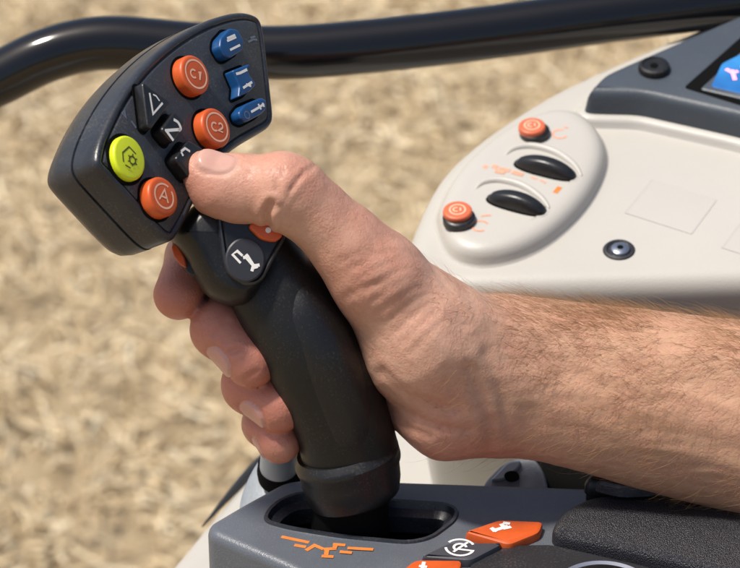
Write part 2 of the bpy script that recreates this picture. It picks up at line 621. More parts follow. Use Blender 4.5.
# grip
axis = [(250, 236, 11, 9), (258, 252, 13, 12), (271, 280, 14.8, 15.5), (284, 304, 15.4, 17.5), (299, 330, 15.6, 19), (313, 355, 15.7, 19), (325, 380, 15.8, 18.6),
        (336, 405, 15.8, 18), (344, 428, 15.8, 17.4), (349, 448, 16.0, 17), (353, 464, 16.2, 17)]
pts = spline([(a[0], a[1], a[2], a[3]) for a in axis], False, 4)
gof = lambda y: -6.0 * np.clip((350 - y) / 90, 0, 1)
v, f = loft([(V(p[0], p[1], gw(p[1]) + gof(p[1])), p[2], p[3]) for p in pts], 56, 2.3)
obj('grip', v, f, M['grip'], joy, angle=60)
# inlaid softer panel on the front of the grip, with its rounded foot
gp = spline([(274, 272, 8.0, 8), (284, 285, 9, 11), (300, 308, 10, 14.6), (317, 340, 11, 16.2), (331, 375, 11.6, 16.0), (343, 408, 11.2, 15.2), (349, 430, 9.8, 14.2), (352, 441, 7.0, 12.4), (353, 446, 3.0, 10.5)], False, 4)
v, f = loft([(V(p[0], p[1], gw(p[1]) + 3.6 + gof(p[1])), p[2], p[3]) for p in gp], 48, 2.4)
obj('grip_inlay', v, f, M['black'], joy, angle=60)
# flared collar at its foot
cpts = [(343.5, 447, 15.8), (345.5, 452, 17.0), (346.5, 455, 17.6), (347.5, 459, 17.4), (348.5, 463, 16.9), (350, 472, 16.8), (353, 484, 16.2), (355, 494, 15.2), (356, 497, 13.5)]
v, f = loft([(V(p[0], p[1], gw(p[1]) - (0 if i < 0 else 0)), p[2], p[2] * 1.12) for i, p in enumerate(cpts)], 56, 2.2, side=(0.96, 0.24, 0.0), tdir=(0.235, -0.93, -0.30))
obj('collar', v, f, M['black'], joy, angle=40)
v, f = loft([(V(352, 478, gw(478)), 11.5, 12), (V(352, 500, gw(500)), 12, 12), (V(350, 520, gw(520)), 13, 13), (V(350, 545, gw(545) - 8), 13.5, 13.5)], 32, 3.0)
obj('stalk', v, f, M['matt'], joy)

# ================================================================== ARMREST CONSOLE
con = empty('armrest_console', V(420, 600, -60), 'grey armrest console with a slotted top from which the joystick rises', 'armrest console')
CP = Plane(V(350, 512, gw(512)), UP)
top_px = [(207, 523), (246, 500), (287, 478), (330, 476.5), (600, 486), (1000, 500), (1000, 700), (520, 690), (400, 628), (290, 568), (209, 533)]
c2 = rounded(CP.hits(top_px), [5] * 11, 6)
slot_px = [(266, 521), (270, 511), (282, 501), (298, 495), (330, 494), (390, 502), (445, 505.5), (456, 511), (453, 521), (430, 538), (408, 542.5), (340, 536), (288, 527.5)]
s2 = rounded(CP.hits(slot_px), 5.0, 5)
pr = [(0, -62), (0, -3.5), (0.3, -2.2), (1.0, -1.0), (2.1, -0.25), (3.4, 0)]
v, f = prism(c2, CP, pr, holes=[s2], hole_depth=24)
obj('console_housing', v, f, M['console'], con, angle=50)
# lining inside the slot: black gaiter floor and a dull lip
v, f = prism(inset(ccw(s2), 0.05), CP, [(0, -23.5), (0, -12), (3, -12.5)])
obj('slot_gaiter', v, f, M['matt'], con, smooth=False)
ring_o, ring_i = inset(ccw(s2), -1.2), inset(ccw(s2), 2.6)
n = len(ring_o)
rv, rf = [], []
for (o2, h) in ((inset(ccw(s2), -1.3), 0.05), (inset(ccw(s2), -1.0), 0.75), (inset(ccw(s2), 0.1), 0.7), (inset(ccw(s2), 0.9), -1.6), (inset(ccw(s2), 3.6), -3.2), (inset(ccw(s2), 3.8), -9)):
    rv += [CP.pt(q[0], q[1], h) for q in o2]
for kx in range(5):
    for i in range(n):
        j = (i + 1) % n
        rf.append((kx * n + i, kx * n + j, (kx + 1) * n + j, (kx + 1) * n + i))
obj('slot_trim', rv, rf, M['housing'], con, angle=40)

# keys beside the slot
def console_key(name, px, mat, h=3.2, label=None, r=1.3):
    v, f = prism(rounded([CP.up(h).hit(*p) for p in px], 2.2, 4), CP, [(0, -0.5), (0, 0.2)] + [(0.1, h - r), (r * 0.3, h - r * 0.35), (r, h)])
    k = obj(name, v, f, mat, con, angle=35)
    if label: k['label'] = label
    return k
k1 = console_key('function_key', [(463, 531), (499, 518.5), (544, 520.5), (540, 532), (509, 544.5)], M['orange'], label='orange key with a pale hand-like symbol')
kp = CP.up(3.25)
strokes([[kp.hit(492, 531), kp.hit(499, 529), kp.hit(508, 526)], [kp.hit(491, 528), kp.hit(497, 531.5)], [kp.hit(501, 524), kp.hit(505, 528.5), kp.hit(511, 527)], [kp.hit(503, 523), kp.hit(510, 524)]],
        kp, 1.5, 0.06).build('key_symbol', M['print'], k1, smooth=False)
k2 = console_key('function_key', [(419, 556), (449, 541.5), (502, 541.5), (500, 545), (471, 560)], M['greykey'], label='dark grey key with a dashed ring symbol')
cc = kp.hit(460, 547.5)
strokes([arc(cc, 4.6, 20, 140, 10), arc(cc, 4.6, 180, 330, 12), arc(cc, 2.0, 0, 240, 10), [cc + np.array((-2.2, -2.6)), cc + np.array((2.6, 2.8))], [cc + np.array((-1, -1)), cc + np.array((4.5, -2.2))]],
        kp, 0.85, 0.06).build('key_symbol', M['print'], k2, smooth=False)
k3 = console_key('function_key', [(398, 572), (415, 558.5), (462, 559), (462, 566), (448, 585), (400, 585)], M['orange'], label='orange key at the front edge with a pale mark')
strokes([[kp.hit(419, 566), kp.hit(427, 567)], [kp.hit(424, 562), kp.hit(422, 570)]], kp, 1.2, 0.06).build('key_symbol', M['print'], k3, smooth=False)

# gear-gate mark printed in orange
g = lambda x, y: CP.hit(270 + x * 120 / 740, 520 + y * 48 / 296)
lines = [[g(70, 104), g(240, 140)], [g(150, 156), g(222, 168)], [g(222, 190), g(275, 158), g(330, 182)], [g(330, 182), g(410, 178)],
         [g(388, 152), g(465, 158)], [g(318, 226), g(392, 230)], [g(345, 222), g(352, 186)], [g(395, 180), g(408, 155)], [g(430, 200), g(505, 207)], [g(478, 178), g(637, 187)]]
strokes(lines, CP, 1.5, 0.1).build('gate_marking', M['printorange'], con, smooth=False)

# lower switch panel, dial, pad, black catch
sp = rounded(CP.hits([(478, 640), (470, 566), (508, 547.5), (552, 547), (640, 567), (900, 640), (900, 720), (560, 720)]), 2.0)
v, f = prism(sp, CP, [(0, -0.5), (0, 0.7), (0.6, 1.2), (1.2, 1.3)])
obj('switch_panel', v, f, M['panel'], con)
DP = CP.up(1.3)
dc = DP.hit(604, 604)
v, f = prism(circle(dc, 17, 60), DP, [(0, -0.3), (0.2, 4.5), (1.2, 5.4), (2.6, 5.0), (3.2, 3.6)])
dl = obj('rotary_dial', v, f, M['silver'], con)
v, f = prism(circle(dc, 13.5, 48), DP, [(0, 1), (0, 5.6), (1.5, 6.6)])
obj('dial_cap', v, f, M['blackkey'], dl)

pp = rounded(CP.hits([(547, 546), (562, 524), (592, 509), (655, 508), (1000, 575), (1000, 660), (740, 592), (640, 566)]), 6, 6)
v, f = prism(pp, CP, [(0, 0.1), (0, 2), (0.2, 3.6), (0.5, 4.8), (1.2, 5.7, 2), (2.4, 6.2, 6), (4, 6.4, 10)])
obj('armrest_pad', v, f, M['pad'], con, angle=80)
bc = rounded(CP.hits([(584, 502), (588, 493), (618, 487), (700, 493), (1000, 520), (1000, 560), (700, 515), (628, 506)]), 4, 5)
v, f = prism(bc, CP, [(0, 0.2), (0, 2.5), (-0.6, 3.2), (-0.6, 6), (0.6, 8.2), (2.2, 9.2)])
obj('rear_catch', v, f, M['black'], con)
v, f = prism(rounded(CP.up(9.5).hits([(592, 487), (612, 480), (640, 484), (660, 492), (622, 494)]), 3), CP, [(0, 8), (0.3, 11), (1.2, 12)])
obj('catch_button', v, f, M['housing'], con)

# hinge bracket and dark box behind the console
BP = Plane(V(515, 480, -62), unit((-0.15, 0.25, 0.95)))
v, f = prism(rounded(BP.hits([(478, 500), (484, 482), (503, 463), (521, 457), (534, 458), (543, 470), (549, 500)]), 2.5, 4), BP, [(0, -22), (0, -1.5), (0.4, -0.5), (1.4, 0)])
br = obj('hinge_bracket', v, f, M['bracket'], con)
v, f = prism(rounded(BP.hits([(490, 482), (508, 463), (522, 461), (519, 470), (504, 481)]), 1.5, 4), BP, [(0, -0.5), (0, 1.6), (0.6, 2.2)])
obj('bracket_rib', v, f, M['levergrey'], br)
v, f = prism(rounded(BP.hits([(519, 474), (528, 467), (538, 476), (541, 492), (520, 492)]), 1.5, 4), BP, [(0, -0.5), (0, 0.6), (0.6, 1.0)])
obj('bracket_boss', v, f, M['bracket'], br)
v, f = prism(circle(BP.hit(512, 477), 2.6, 20, 1.8), BP, [(0, -0.5), (0, 2.4)])
obj('bracket_slot', v, f, M['matt'], br)
XP = Plane(V(580, 470, -70), unit((0, 0.2, 1)))
v, f = prism(rounded(XP.hits([(522, 505), (526, 462), (540, 452), (720, 470), (900, 520), (900, 560), (620, 540)]), 4, 4), XP, [(0, -30), (0, -2), (0.8, -0.5), (2, 0)])
obj('hinge_cover', v, f, M['matt'], con)

# ================================================================== SMALL LEVER BEHIND THE LITTLE FINGER
lev = empty('control_lever', V(262, 500, -70), 'small pale grey lever with a black ring, below the little finger behind the console', 'lever')
LP = Plane(V(262, 490, -62), unit((-0.25, 0.45, 0.86)))
v, f = prism(rounded(LP.hits([(237, 512), (240, 492), (250, 470), (262, 452), (290, 445), (318, 462), (310, 500), (300, 520)]), 3, 5), LP, [(0, -30), (0, -2), (0.6, -0.6), (2, 0)])
obj('lever_base', v, f, M['bracket'], lev)
v, f = loft([(V(280, 474, -60), 7.2, 7.2), (V(279.5, 469, -57), 7.0, 7.0), (V(279, 462, -53), 6.6, 6.6), (V(279, 450, -48), 6.2, 6.2), (V(278, 440, -45), 5.0, 5.0)], 36)
obj('lever_knob', v, f, M['levergrey'], lev)
v, f = loft([(V(280.2, 477, -61), 7.8, 7.8), (V(280, 471, -58.5), 8.1, 8.1), (V(279.7, 465, -56), 7.7, 7.7)], 36)
obj('lever_ring', v, f, M['matt'], lev)

# ================================================================== WHITE SIDE CONSOLE
sc_ = empty('side_console', V(600, 480, -260), 'white side console with an oval switch panel and dark screen housing, behind the forearm', 'side console')
QN = unit((-0.06, 0.76, 0.65))
QP = Plane(V(560, 275, -95), QN)
pod_px = [(404, 262), (406, 245), (416, 215), (436, 176), (462, 148), (500, 119), (550, 88), (600, 64), (655, 40), (740, 6), (900, -60), (1100, -120),
          (1100, 260), (900, 274), (740, 280), (600, 284), (480, 287), (440, 285), (415, 277)]
q2 = ccw(spline(QP.hits(pod_px), True, 4))
v, f = prism(q2, QP, [(6, -125), (3, -90), (1, -40), (0, -10), (0.4, -6), (1.8, -3.2), (4.2, -1.1), (7.5, -0.2), (11, 0)])
obj('console_shell', v, f, M['white'], sc_, angle=60)
oval_px = [(436, 222), (440, 205), (452, 182), (474, 157), (500, 136), (525, 122), (552, 114), (578, 116), (598, 131), (607, 152), (604, 174), (590, 201),
           (568, 226), (540, 247), (508, 260), (474, 263), (448, 252)]
oval_px = [(x, y + 4) for x, y in oval_px]
o2 = ccw(spline(QP.hits(oval_px), True, 4))
wheel_px = [[(479, 191), (490, 185), (515, 189), (538, 203), (547, 210), (543, 215), (525, 212), (500, 204)],
            [(509, 157), (520, 149), (548, 156), (571, 166), (578, 175), (572, 180), (552, 177), (525, 168)]]
OP = QP.up(7.2)
def wheel_outline(w, grow=0.0):
    hp_ = [OP.hit(*p) for p in w]
    a = (hp_[0] + hp_[7]) / 2; b = (hp_[4] + hp_[5]) / 2
    dr = unit(b - a); ax = np.array((-dr[1], dr[0])); L = np.linalg.norm(b - a) / 2 + 0.6 + grow
    out = []
    for k in range(64):
        g_ = 2 * math.pi * k / 64
        cx, sy = math.cos(g_), math.sin(g_)
        out.append((a + b) / 2 + dr * L * math.copysign(abs(cx) ** 0.72, cx) + ax * (4.1 + grow) * math.copysign(abs(sy) ** 0.72, sy))
    return np.array(out)
wells = [wheel_outline(w, 0.45) for w in wheel_px]
v, f = prism(o2, QP, [(-1.5, -0.4), (0, 0.3), (0.5, 1.2), (1.1, 3.2), (2.0, 5.0), (3.8, 6.4), (6.2, 7.0), (9, 7.2)], holes=wells, hole_depth=6)
op = obj('oval_panel', v, f, M['white'], sc_, angle=60)
brow_px = [[(474, 187), (483, 180), (500, 178), (523, 184), (541, 196), (549, 206)],
           [(504, 153), (514, 146), (532, 144), (555, 150), (573, 162), (581, 173)]]
for wi, w in enumerate(wheel_px):
    hp_ = [OP.hit(*p) for p in w]
    a = (hp_[0] + hp_[7]) / 2; b = (hp_[4] + hp_[5]) / 2
    ctr = (a + b) / 2; L = np.linalg.norm(b - a); dr = (b - a) / L
    wl = wheel_outline(w)
    v, f = prism(inset(wl, 0.15), OP, [(0, -5), (0, -0.4), (0.25, 1.5), (0.8, 3.4), (1.6, 4.8), (2.6, 5.4)])
    v2 = []
    for q in v:
        h_ = np.dot(q - OP.o, OP.n)
        s_ = np.dot(np.array((np.dot(q - OP.o, OP.a), np.dot(q - OP.o, OP.b))) - ctr, dr) / (L / 2)
        v2.append(q + OP.n * (max(h_, 0) * (1 - 0.6 * min(1, s_ * s_)) - max(h_, 0)))
    tw = obj('thumbwheel', v2, f, M['blackkey'], sc_, angle=60)
    tw['label'] = 'black thumbwheel nearer the hand' if wi == 0 else 'black thumbwheel farther from the hand'
    bp_ = spline([OP.pt(*OP.hit(p[0] + 0.5, p[1] + 2.5), -0.6) for p in brow_px[wi]], False, 5)
    nb_ = len(bp_)
    v, f = loft([(p, 0.2 + 2.2 * math.sin(math.pi * (i + .3) / nb_) ** 0.6, 0.2 + 1.6 * math.sin(math.pi * (i + .3) / nb_) ** 0.6) for i, p in enumerate(bp_)], 14, side=OP.n)
    obj('wheel_brow', v, f, M['white'], op, angle=70)
for (px, py, bx, by, r, lab) in ((457.5, 210, 459, 219.5, 5.5, 'orange round button nearest the hand'), (532, 125.5, 534.5, 133, 5.3, 'orange round button near the top of the oval panel')):
    c = OP.up(4.2).hit(px, py)
    v, f = prism(circle(OP.up(1.4).hit(bx, by - 1.5), r + 0.6), OP, [(0, -0.5), (0, 1.9), (0.5, 2.4), (1.2, 2.6)])
    bz = obj('round_button', v, f, M['blackkey'], sc_)
    bz['label'] = lab
    v, f = prism(circle(c, r), OP, [(0.4, 1)] + edge_profile(2.2, 4.4, 0.9))
    cap = obj('button_cap', v, f, M['salmon'], bz)
    cm = strokes([arc(c, 2.9, 0, 360, 24), arc(c + np.array((-0.5, 0)), 1.1, 60, 300, 10), [c + np.array((1.1, 1)), c + np.array((1.1, -1))]], OP, 0.6, 4.5)
    cm.build('button_symbol', M['printor'], bz, smooth=False)
o = lambda x, y: OP.hit(x, y)
w_ = 0.9
strokes([[o(484, 166), o(487, 168)], [o(492, 166), o(498, 167.5)], [o(499, 169), o(510, 171)], [o(512, 172), o(523, 175)], [o(495, 171), o(505, 173)]], OP, 2.0, 0.1).build('printed_marking', M['printsalmon'], sc_, smooth=False)
strokes([[o(531, 177), o(537, 179.5)], [o(540, 180), o(546, 183)]], OP, 0.8, 0.1).build('printed_marking', M['printsalmon'], sc_, smooth=False)
strokes([[o(555, 193), o(560, 187)]], OP, 2.0, 0.1).build('printed_marking', M['printorange'], sc_, smooth=False)
cc = o(480, 226); cd = o(486, 216)
strokes([arc(cc, 3.0, 20, 300, 14), [o(481, 216), o(491, 215)]], OP, 0.9, 0.1).build('printed_marking', M['printsalmon'], sc_, smooth=False)
cc = o(560, 134)
strokes([arc(cc, 2.8, 60, 330, 14), [o(564, 127), o(568, 128)]], OP, 0.8, 0.1).build('printed_marking', M['printsalmon'], sc_, smooth=False)

# screen housing with white moulded skirt
hs_px = [(587, 92), (603, 73), (740, 14), (1040, -115), (1040, 205), (880, 158), (740, 116), (640, 94), (596, 93)]
HQ = QP.up(13)
hout = ccw(rounded(HQ.hits(hs_px), 5, 6))
v, f = prism(inset(hout, -5.5), QP, [(-1, -0.5), (0, 0.4), (0.6, 2.0), (1.6, 3.2), (3, 3.6)])
obj('screen_skirt', v, f, M['white'], sc_, angle=60)
v, f = prism(hout, QP, [(-1.6, 2.5), (-0.9, 6), (-0.2, 9.5), (0.4, 11.3, 2), (1.3, 12.6, 4), (2.4, 13.3, 8), (3.4, 13.6, 12)])
hs = obj('screen_housing', v, f, M['display'], sc_, angle=60)
HP = QP.up(13.6)
fr = rounded(HP.hits([(684, 88), (745, 34), (860, -50), (1000, 0), (900, 160), (745, 107)]), 1.5, 3)
v, f = prism(fr, HP, [(0, -1), (0, 0.3)])
obj('screen_frame', v, f, M['matt'], hs)
fr = rounded(HP.hits([(700, 91), (752, 44), (860, -34), (980, 4), (892, 148), (749, 102.5)]), 1.5, 3)
v, f = prism(fr, HP, [(0, 0), (0, 0.8), (0.6, 1.2)])
obj('screen_bezel', v, f, M['display'], hs)
fr = rounded(HP.up(1.3).hits([(711, 87), (722, 64), (742, 54), (870, 0), (880, 128), (746, 95)]), 1.5, 3)
v, f = prism(fr, HP, [(0, 1.0), (0, 1.5), (0.2, 1.6)])
obj('screen_glass', v, f, M['screen'], sc_)
h = lambda x, y: HP.up(1.7).hit(x, y)
strokes([[h(726, 69), h(733, 73), h(738, 71)], [h(732, 70), h(735, 80)], [h(742, 66), h(750, 74)]], HP.up(1.7), 1.6, 0.05).build('screen_symbol', M['screenpink'], sc_, smooth=False)
kc = HP.hit(654, 70)
v, f = prism(circle(kc, 6.2, 40), HP, [(0, -0.3), (0, 1.8), (0.4, 2.5), (1.4, 2.8), (1.8, 2.3), (4.4, 2.1)])
kn = obj('housing_knob', v, f, M['black'], hs)
v, f = prism(circle(kc, 1.6, 6), HP, [(0, 2.0), (0, 2.5)])
obj('knob_recess', v, f, M['matt'], kn) if False else obj('knob_recess', v, f, M['matt'], sc_)

# screw and moulded blank panels
c = QP.hit(619, 250)
v, f = prism(circle(c, 5.6, 36), QP, [(-0.6, -0.2), (0, 0.5), (0.9, 0.7), (1.6, 0.1)])
sw = obj('screw_cup', v, f, M['panel'], sc_)
v, f = prism(circle(c + np.array((0.4, -0.4)), 3.6, 30), QP, [(0, 0.0), (0.2, 1.2), (1.0, 1.7)])
obj('screw_head', v, f, M['screw'], sw)
v, f = prism(circle(c + np.array((0.4, -0.4)), 1.3, 6), QP, [(0, 1.5), (0, 1.75)])
obj('screw_socket', v, f, M['matt'], sw)
for quad in ([(652, 180), (716, 200), (691, 234), (625, 213)], [(748, 213), (812, 233), (786, 268), (722, 248)]):
    qd = rounded(QP.hits(quad), 1.0, 3)
    v, f = prism(qd, QP, [(0, -0.2), (0, 0.12)])
    sv = obj('blank_panel', v, f, M['white'], sc_)
    a, b, c_, d_ = [QP.hit(*p) for p in quad]
    strokes([[b, c_], [a, d_]], QP, 0.7, 0.14).build('panel_seam', M['groove'], sv, smooth=False)
    strokes([[a, b], [d_, c_]], QP, 0.3, 0.14).build('panel_seam', M['white'], sv, smooth=False)

# lower white deck that carries on behind and below the armrest
EP = Plane(V(300, 560, -150), UP)
dk_px = [(60, 700), (110, 620), (165, 563), (200, 521), (232, 484), (262, 452), (300, 418), (360, 360), (420, 320), (560, 312), (1000, 312), (1000, 700)]
d2 = ccw(spline(EP.hits(dk_px), True, 3))
v, f = prism(d2, EP, [(6, -90), (0, -30), (0.5, -8), (3, -3), (7, -0.8), (14, 0)])
obj('lower_shell', v, f, M['white'], sc_, angle=60)
d2o = inset(d2, 0.9)
e0, e1 = EP.hit(203, 519), EP.hit(330, 388)
i0 = int(np.argmin(np.linalg.norm(d2o - e0, axis=1))); i1 = int(np.argmin(np.linalg.norm(d2o - e1, axis=1)))
seq = list(range(min(i0, i1), max(i0, i1) + 1))
if i1 < i0: seq = seq[::-1]
tr = spline([EP.pt(d2o[i][0], d2o[i][1], -2.6) for i in seq], False, 3)
v, f = loft([(p, 0.3 + 1.9 * min(1, 3 * i / len(tr)), 0.3 + 1.9 * min(1, 3 * i / len(tr))) for i, p in enumerate(tr)], 14, 2.0, side=UP)
obj('edge_trim', v, f, M['trim'], sc_)

# ================================================================== HANDRAIL
rail = spline([V(x, y, w) for x, y, w in ((-330, 330, -230), (-200, 205, -220), (-110, 138, -212), (-50, 102, -205), (0, 78, -202), (40, 58, -200), (80, 46, -200), (120, 43, -200), (180, 48, -200),
                                        (240, 52, -200), (300, 52, -200), (400, 43, -202), (500, 31, -204), (600, 17, -206), (700, 4, -208), (850, -18, -212), (1100, -60, -220))], False, 8)
v, f = loft([(p, 11.2, 11.2) for p in rail], 40, side=(0, 0, 1))
o_ = obj('handrail', v, f, M['gloss'])
tag(o_, 'gloss black tubular handrail curving across behind the joystick head', 'handrail')

# ================================================================== PERSON: right hand and forearm, one surface
H = 0.75
lo = np.array((-85.0, -95.0, -75.0)); hi = np.array((268.0, 66.0, 52.0))
dims = np.ceil((hi - lo) / H).astype(int)
BIG = 60.0


def field():
    return np.full(dims, BIG, np.float32)


def cone(Fd, a, b, ra, rb, k):
    """smoothly add a tapering limb from a to b"""
    a, b = np.asarray(a, float), np.asarray(b, float)
    mg = 14.0
    l = np.minimum(a - ra, b - rb) - mg
    u = np.maximum(a + ra, b + rb) + mg
    i0 = np.clip(np.floor((l - lo) / H).astype(int), 0, dims)
    i1 = np.clip(np.ceil((u - lo) / H).astype(int), 0, dims)
    if np.any(i1 <= i0): return
    gx, gy, gz = [(lo[q] + H * np.arange(i0[q], i1[q])).astype(np.float32) for q in range(3)]
    X, Y, Z = gx[:, None, None] - a[0], gy[None, :, None] - a[1], gz[None, None, :] - a[2]
    ab = b - a
    t = (X * ab[0] + Y * ab[1] + Z * ab[2]) / max(np.dot(ab, ab), 1e-6)
    t = np.clip(t, 0, 1)
    d = np.sqrt((X - ab[0] * t) ** 2 + (Y - ab[1] * t) ** 2 + (Z - ab[2] * t) ** 2) - (ra + (rb - ra) * t)
    sl = tuple(slice(i0[q], i1[q]) for q in range(3))
    Fd[sl] = smin(Fd[sl], d, k)


def smin(a, b, k):
    if k <= 0: return np.minimum(a, b)
    h = np.maximum(k - np.abs(a - b), 0) / k
    return np.minimum(a, b) - h * h * h * k / 6


def hp(px, py, w):
    return V(px, py, w + gw(py))


palm = field()
# forearm (two bones side by side)
P = [(V(508, 350, -11), V(800, 402, -16), 18.0, 24.5), (V(508, 400, -13), V(800, 452, -18), 17.2, 25), (V(800, 402, -16), V(1230, 430, -20), 24.5, 33),
     (V(800, 452, -18), V(1230, 520, -22), 25, 33), (V(520, 376, -12), V(800, 425, -15), 19.5, 27)]
for q in P: cone(palm, *q, 10)
# metacarpal mass behind the grip
ip = [hp(312, 246, -33), hp(318, 292, -36), hp(326, 345, -35), hp(342, 395, -32)]
for q, wr, r1, r2 in zip(ip, (V(500, 354, -16), V(500, 366, -18), V(498, 382, -18), V(496, 402, -16)), (14, 14, 15, 15), (10.5, 10.5, 10, 9)):
    cone(palm, wr, q, r1, r2, 12)
# heel of the hand, little-finger side
cone(palm, V(446, 409, -9), V(480, 405, -10), 15.5, 15, 10)
cone(palm, V(446, 409, -9), hp(400, 396, -14), 15.5, 9.5, 10)
# thenar and thumb root
cone(palm, V(505, 366, -6), hp(428, 338, 0), 16.5, 20, 10)
cone(palm, hp(428, 338, 0), hp(376, 277, 2), 20, 13.6, 10)
cone(palm, V(470, 385, -3), hp(415, 360, -2), 14, 13, 12)
cone(palm, hp(420, 345, -3), hp(385, 300, -4), 15, 11, 10)
cone(palm, hp(380, 286, 0), hp(335, 260, -22), 11, 10, 10)
cone(palm, hp(430, 328, -8), hp(340, 264, -30), 14, 10.5, 10)
# thumb
th = field()
cone(th, hp(378, 277, 2), hp(346, 243, 4), 13.6, 11.6, 6)
cone(th, hp(346, 243, 4), hp(315, 214, 4), 11.6, 10.4, 6)
cone(th, hp(315, 214, 4), hp(288, 196, 4), 10.4, 10.8, 6)
cone(th, hp(287, 194, 4), hp(283, 188, 4.5), 11.4, 11.0, 5)
cone(th, hp(283, 191, 4), hp(238, 189, 1.5), 10.6, 10.6, 4)
cone(th, hp(238, 189, 1.5), hp(217, 184, 2), 10.5, 9.5, 4)
cone(th, hp(217, 184, 2), hp(203, 173, 2), 9.5, 7.0, 4)
cone(th, hp(300, 192, 5), hp(288, 187, 5), 8.6, 8.2, 6)
cone(palm, hp(384, 282, 7), hp(370, 272, 7), 10.4, 10.4, 8)
body = smin(palm, th, 9)
# fingers
fing = [
    # index: over the back, tip hanging below the head
    [(hp(312, 246, -33), 10.5), (hp(232, 230, -33), 9.4), (hp(193, 258, -21), 8.4), (hp(179, 295, -8), 8.2)],
    [(hp(318, 292, -36), 10.5), (hp(222, 300, -32), 9.6), (hp(221, 329, -4), 9.2), (hp(250, 361, 6), 8.9)],
    [(hp(326, 345, -35), 10.0), (hp(252, 360, -32), 9.2), (hp(251, 385, -4), 9.0), (hp(279, 406, 5), 8.9)],
    [(hp(342, 395, -32), 9.0), (hp(272, 412, -30), 7.8), (hp(266, 424, -8), 7.3), (hp(279, 442, 4), 7.2)],
]
allf = None
for ch in fing:
    ff = field()
    for (a, ra), (b, rb) in zip(ch[:-1], ch[1:]):
        cone(ff, a, b, ra, rb, 4)
    # joint fullness
    cone(ff, ch[2][0], ch[2][0], ch[2][1] + 0.5, ch[2][1] + 0.5, 3)
    # finger pad
    allf = ff if allf is None else smin(allf, ff, 0.8)
body = smin(body, allf, 5)


def surface_nets(Fd):
    ins = Fd < 0
    c = [ins[i:dims[0] - 1 + i, j:dims[1] - 1 + j, k:dims[2] - 1 + k] for i in (0, 1) for j in (0, 1) for k in (0, 1)]
    s = np.zeros(c[0].shape, np.int8)
    for q in c: s += q
    act = (s > 0) & (s < 8)
    ijk = np.argwhere(act)
    idx = np.full(act.shape, -1, np.int64)
    idx[act] = np.arange(len(ijk))
    acc = np.zeros((len(ijk), 3)); cnt = np.zeros(len(ijk))
    cor = [(i, j, k) for i in (0, 1) for j in (0, 1) for k in (0, 1)]
    val = {q: Fd[ijk[:, 0] + q[0], ijk[:, 1] + q[1], ijk[:, 2] + q[2]].astype(float) for q in cor}
    for p in cor:
        for ax in range(3):
            if p[ax] == 0:
                q = list(p); q[ax] = 1; q = tuple(q)
                a, b = val[p], val[q]
                mk_ = (a < 0) != (b < 0)
                t = np.where(mk_, a / np.where(mk_, a - b, 1), 0)
                pos = np.tile(np.array(p, float), (len(ijk), 1)); pos[:, ax] = t
                acc[mk_] += pos[mk_]; cnt[mk_] += 1
    vv = lo + H * (ijk + acc / cnt[:, None])
    faces = []
    for ax in range(3):
        o1, o2_ = [q for q in range(3) if q != ax]
        sh = [slice(None)] * 3; sh2 = [slice(None)] * 3
        sh[ax] = slice(0, -1); sh2[ax] = slice(1, None)
        A, B = ins[tuple(sh)], ins[tuple(sh2)]
        ed = np.argwhere(A != B)
        ok = (ed[:, o1] > 0) & (ed[:, o2_] > 0) & (ed[:, o1] < dims[o1] - 1) & (ed[:, o2_] < dims[o2_] - 1)
        ed = ed[ok]
        sgn = A[ed[:, 0], ed[:, 1], ed[:, 2]]
        qs = []
        for d1, d2_ in ((-1, -1), (0, -1), (0, 0), (-1, 0)):
            e = ed.copy(); e[:, o1] += d1; e[:, o2_] += d2_
            qs.append(idx[e[:, 0], e[:, 1], e[:, 2]])
        qs = np.stack(qs, 1)
        flip = sgn if ax != 1 else ~sgn
        qs[~flip] = qs[~flip][:, ::-1]
        faces.append(qs)
    return vv, np.concatenate(faces)


hv, hf = surface_nets(body)
ed = np.concatenate([hf[:, [0, 1]], hf[:, [1, 2]], hf[:, [2, 3]], hf[:, [3, 0]]])
deg = np.bincount(ed.ravel(), minlength=len(hv)).astype(float)


def lap(x):
    out = np.zeros_like(x)
    for d in range(x.shape[1]):
        out[:, d] = np.bincount(ed[:, 0], x[ed[:, 1], d], len(hv)) + np.bincount(ed[:, 1], x[ed[:, 0], d], len(hv))
    return out / deg[:, None] - x


for _ in range(10):
    hv = hv + 0.55 * lap(hv)
    hv = hv - 0.57 * lap(hv)


def vnormals(x):
    n_ = np.cross(x[hf[:, 2]] - x[hf[:, 0]], x[hf[:, 3]] - x[hf[:, 1]])
    vn = np.zeros_like(x)
    for c_ in range(4):
        for d in range(3):
            vn[:, d] += np.bincount(hf[:, c_], n_[:, d], len(x))
    return vn / np.maximum(np.linalg.norm(vn, axis=1), 1e-9)[:, None]


hn = vnormals(hv)


def proj(x):
    k = S * (D - x[:, 2]) / D
    return np.stack((x[:, 0] / k + 370, 284 - x[:, 1] / k), 1)


def segdist(p, line):
    best = np.full(len(p), 1e9)
    for a, b in zip(line[:-1], line[1:]):
        a, b = np.asarray(a, float), np.asarray(b, float)
        t = np.clip(((p - a) @ (b - a)) / np.dot(b - a, b - a), 0, 1)
        best = np.minimum(best, np.linalg.norm(p - (a + t[:, None] * (b - a)), axis=1))
    return best


pp2 = proj(hv)
disp = np.zeros(len(hv))
front = hn[:, 2] > -0.2
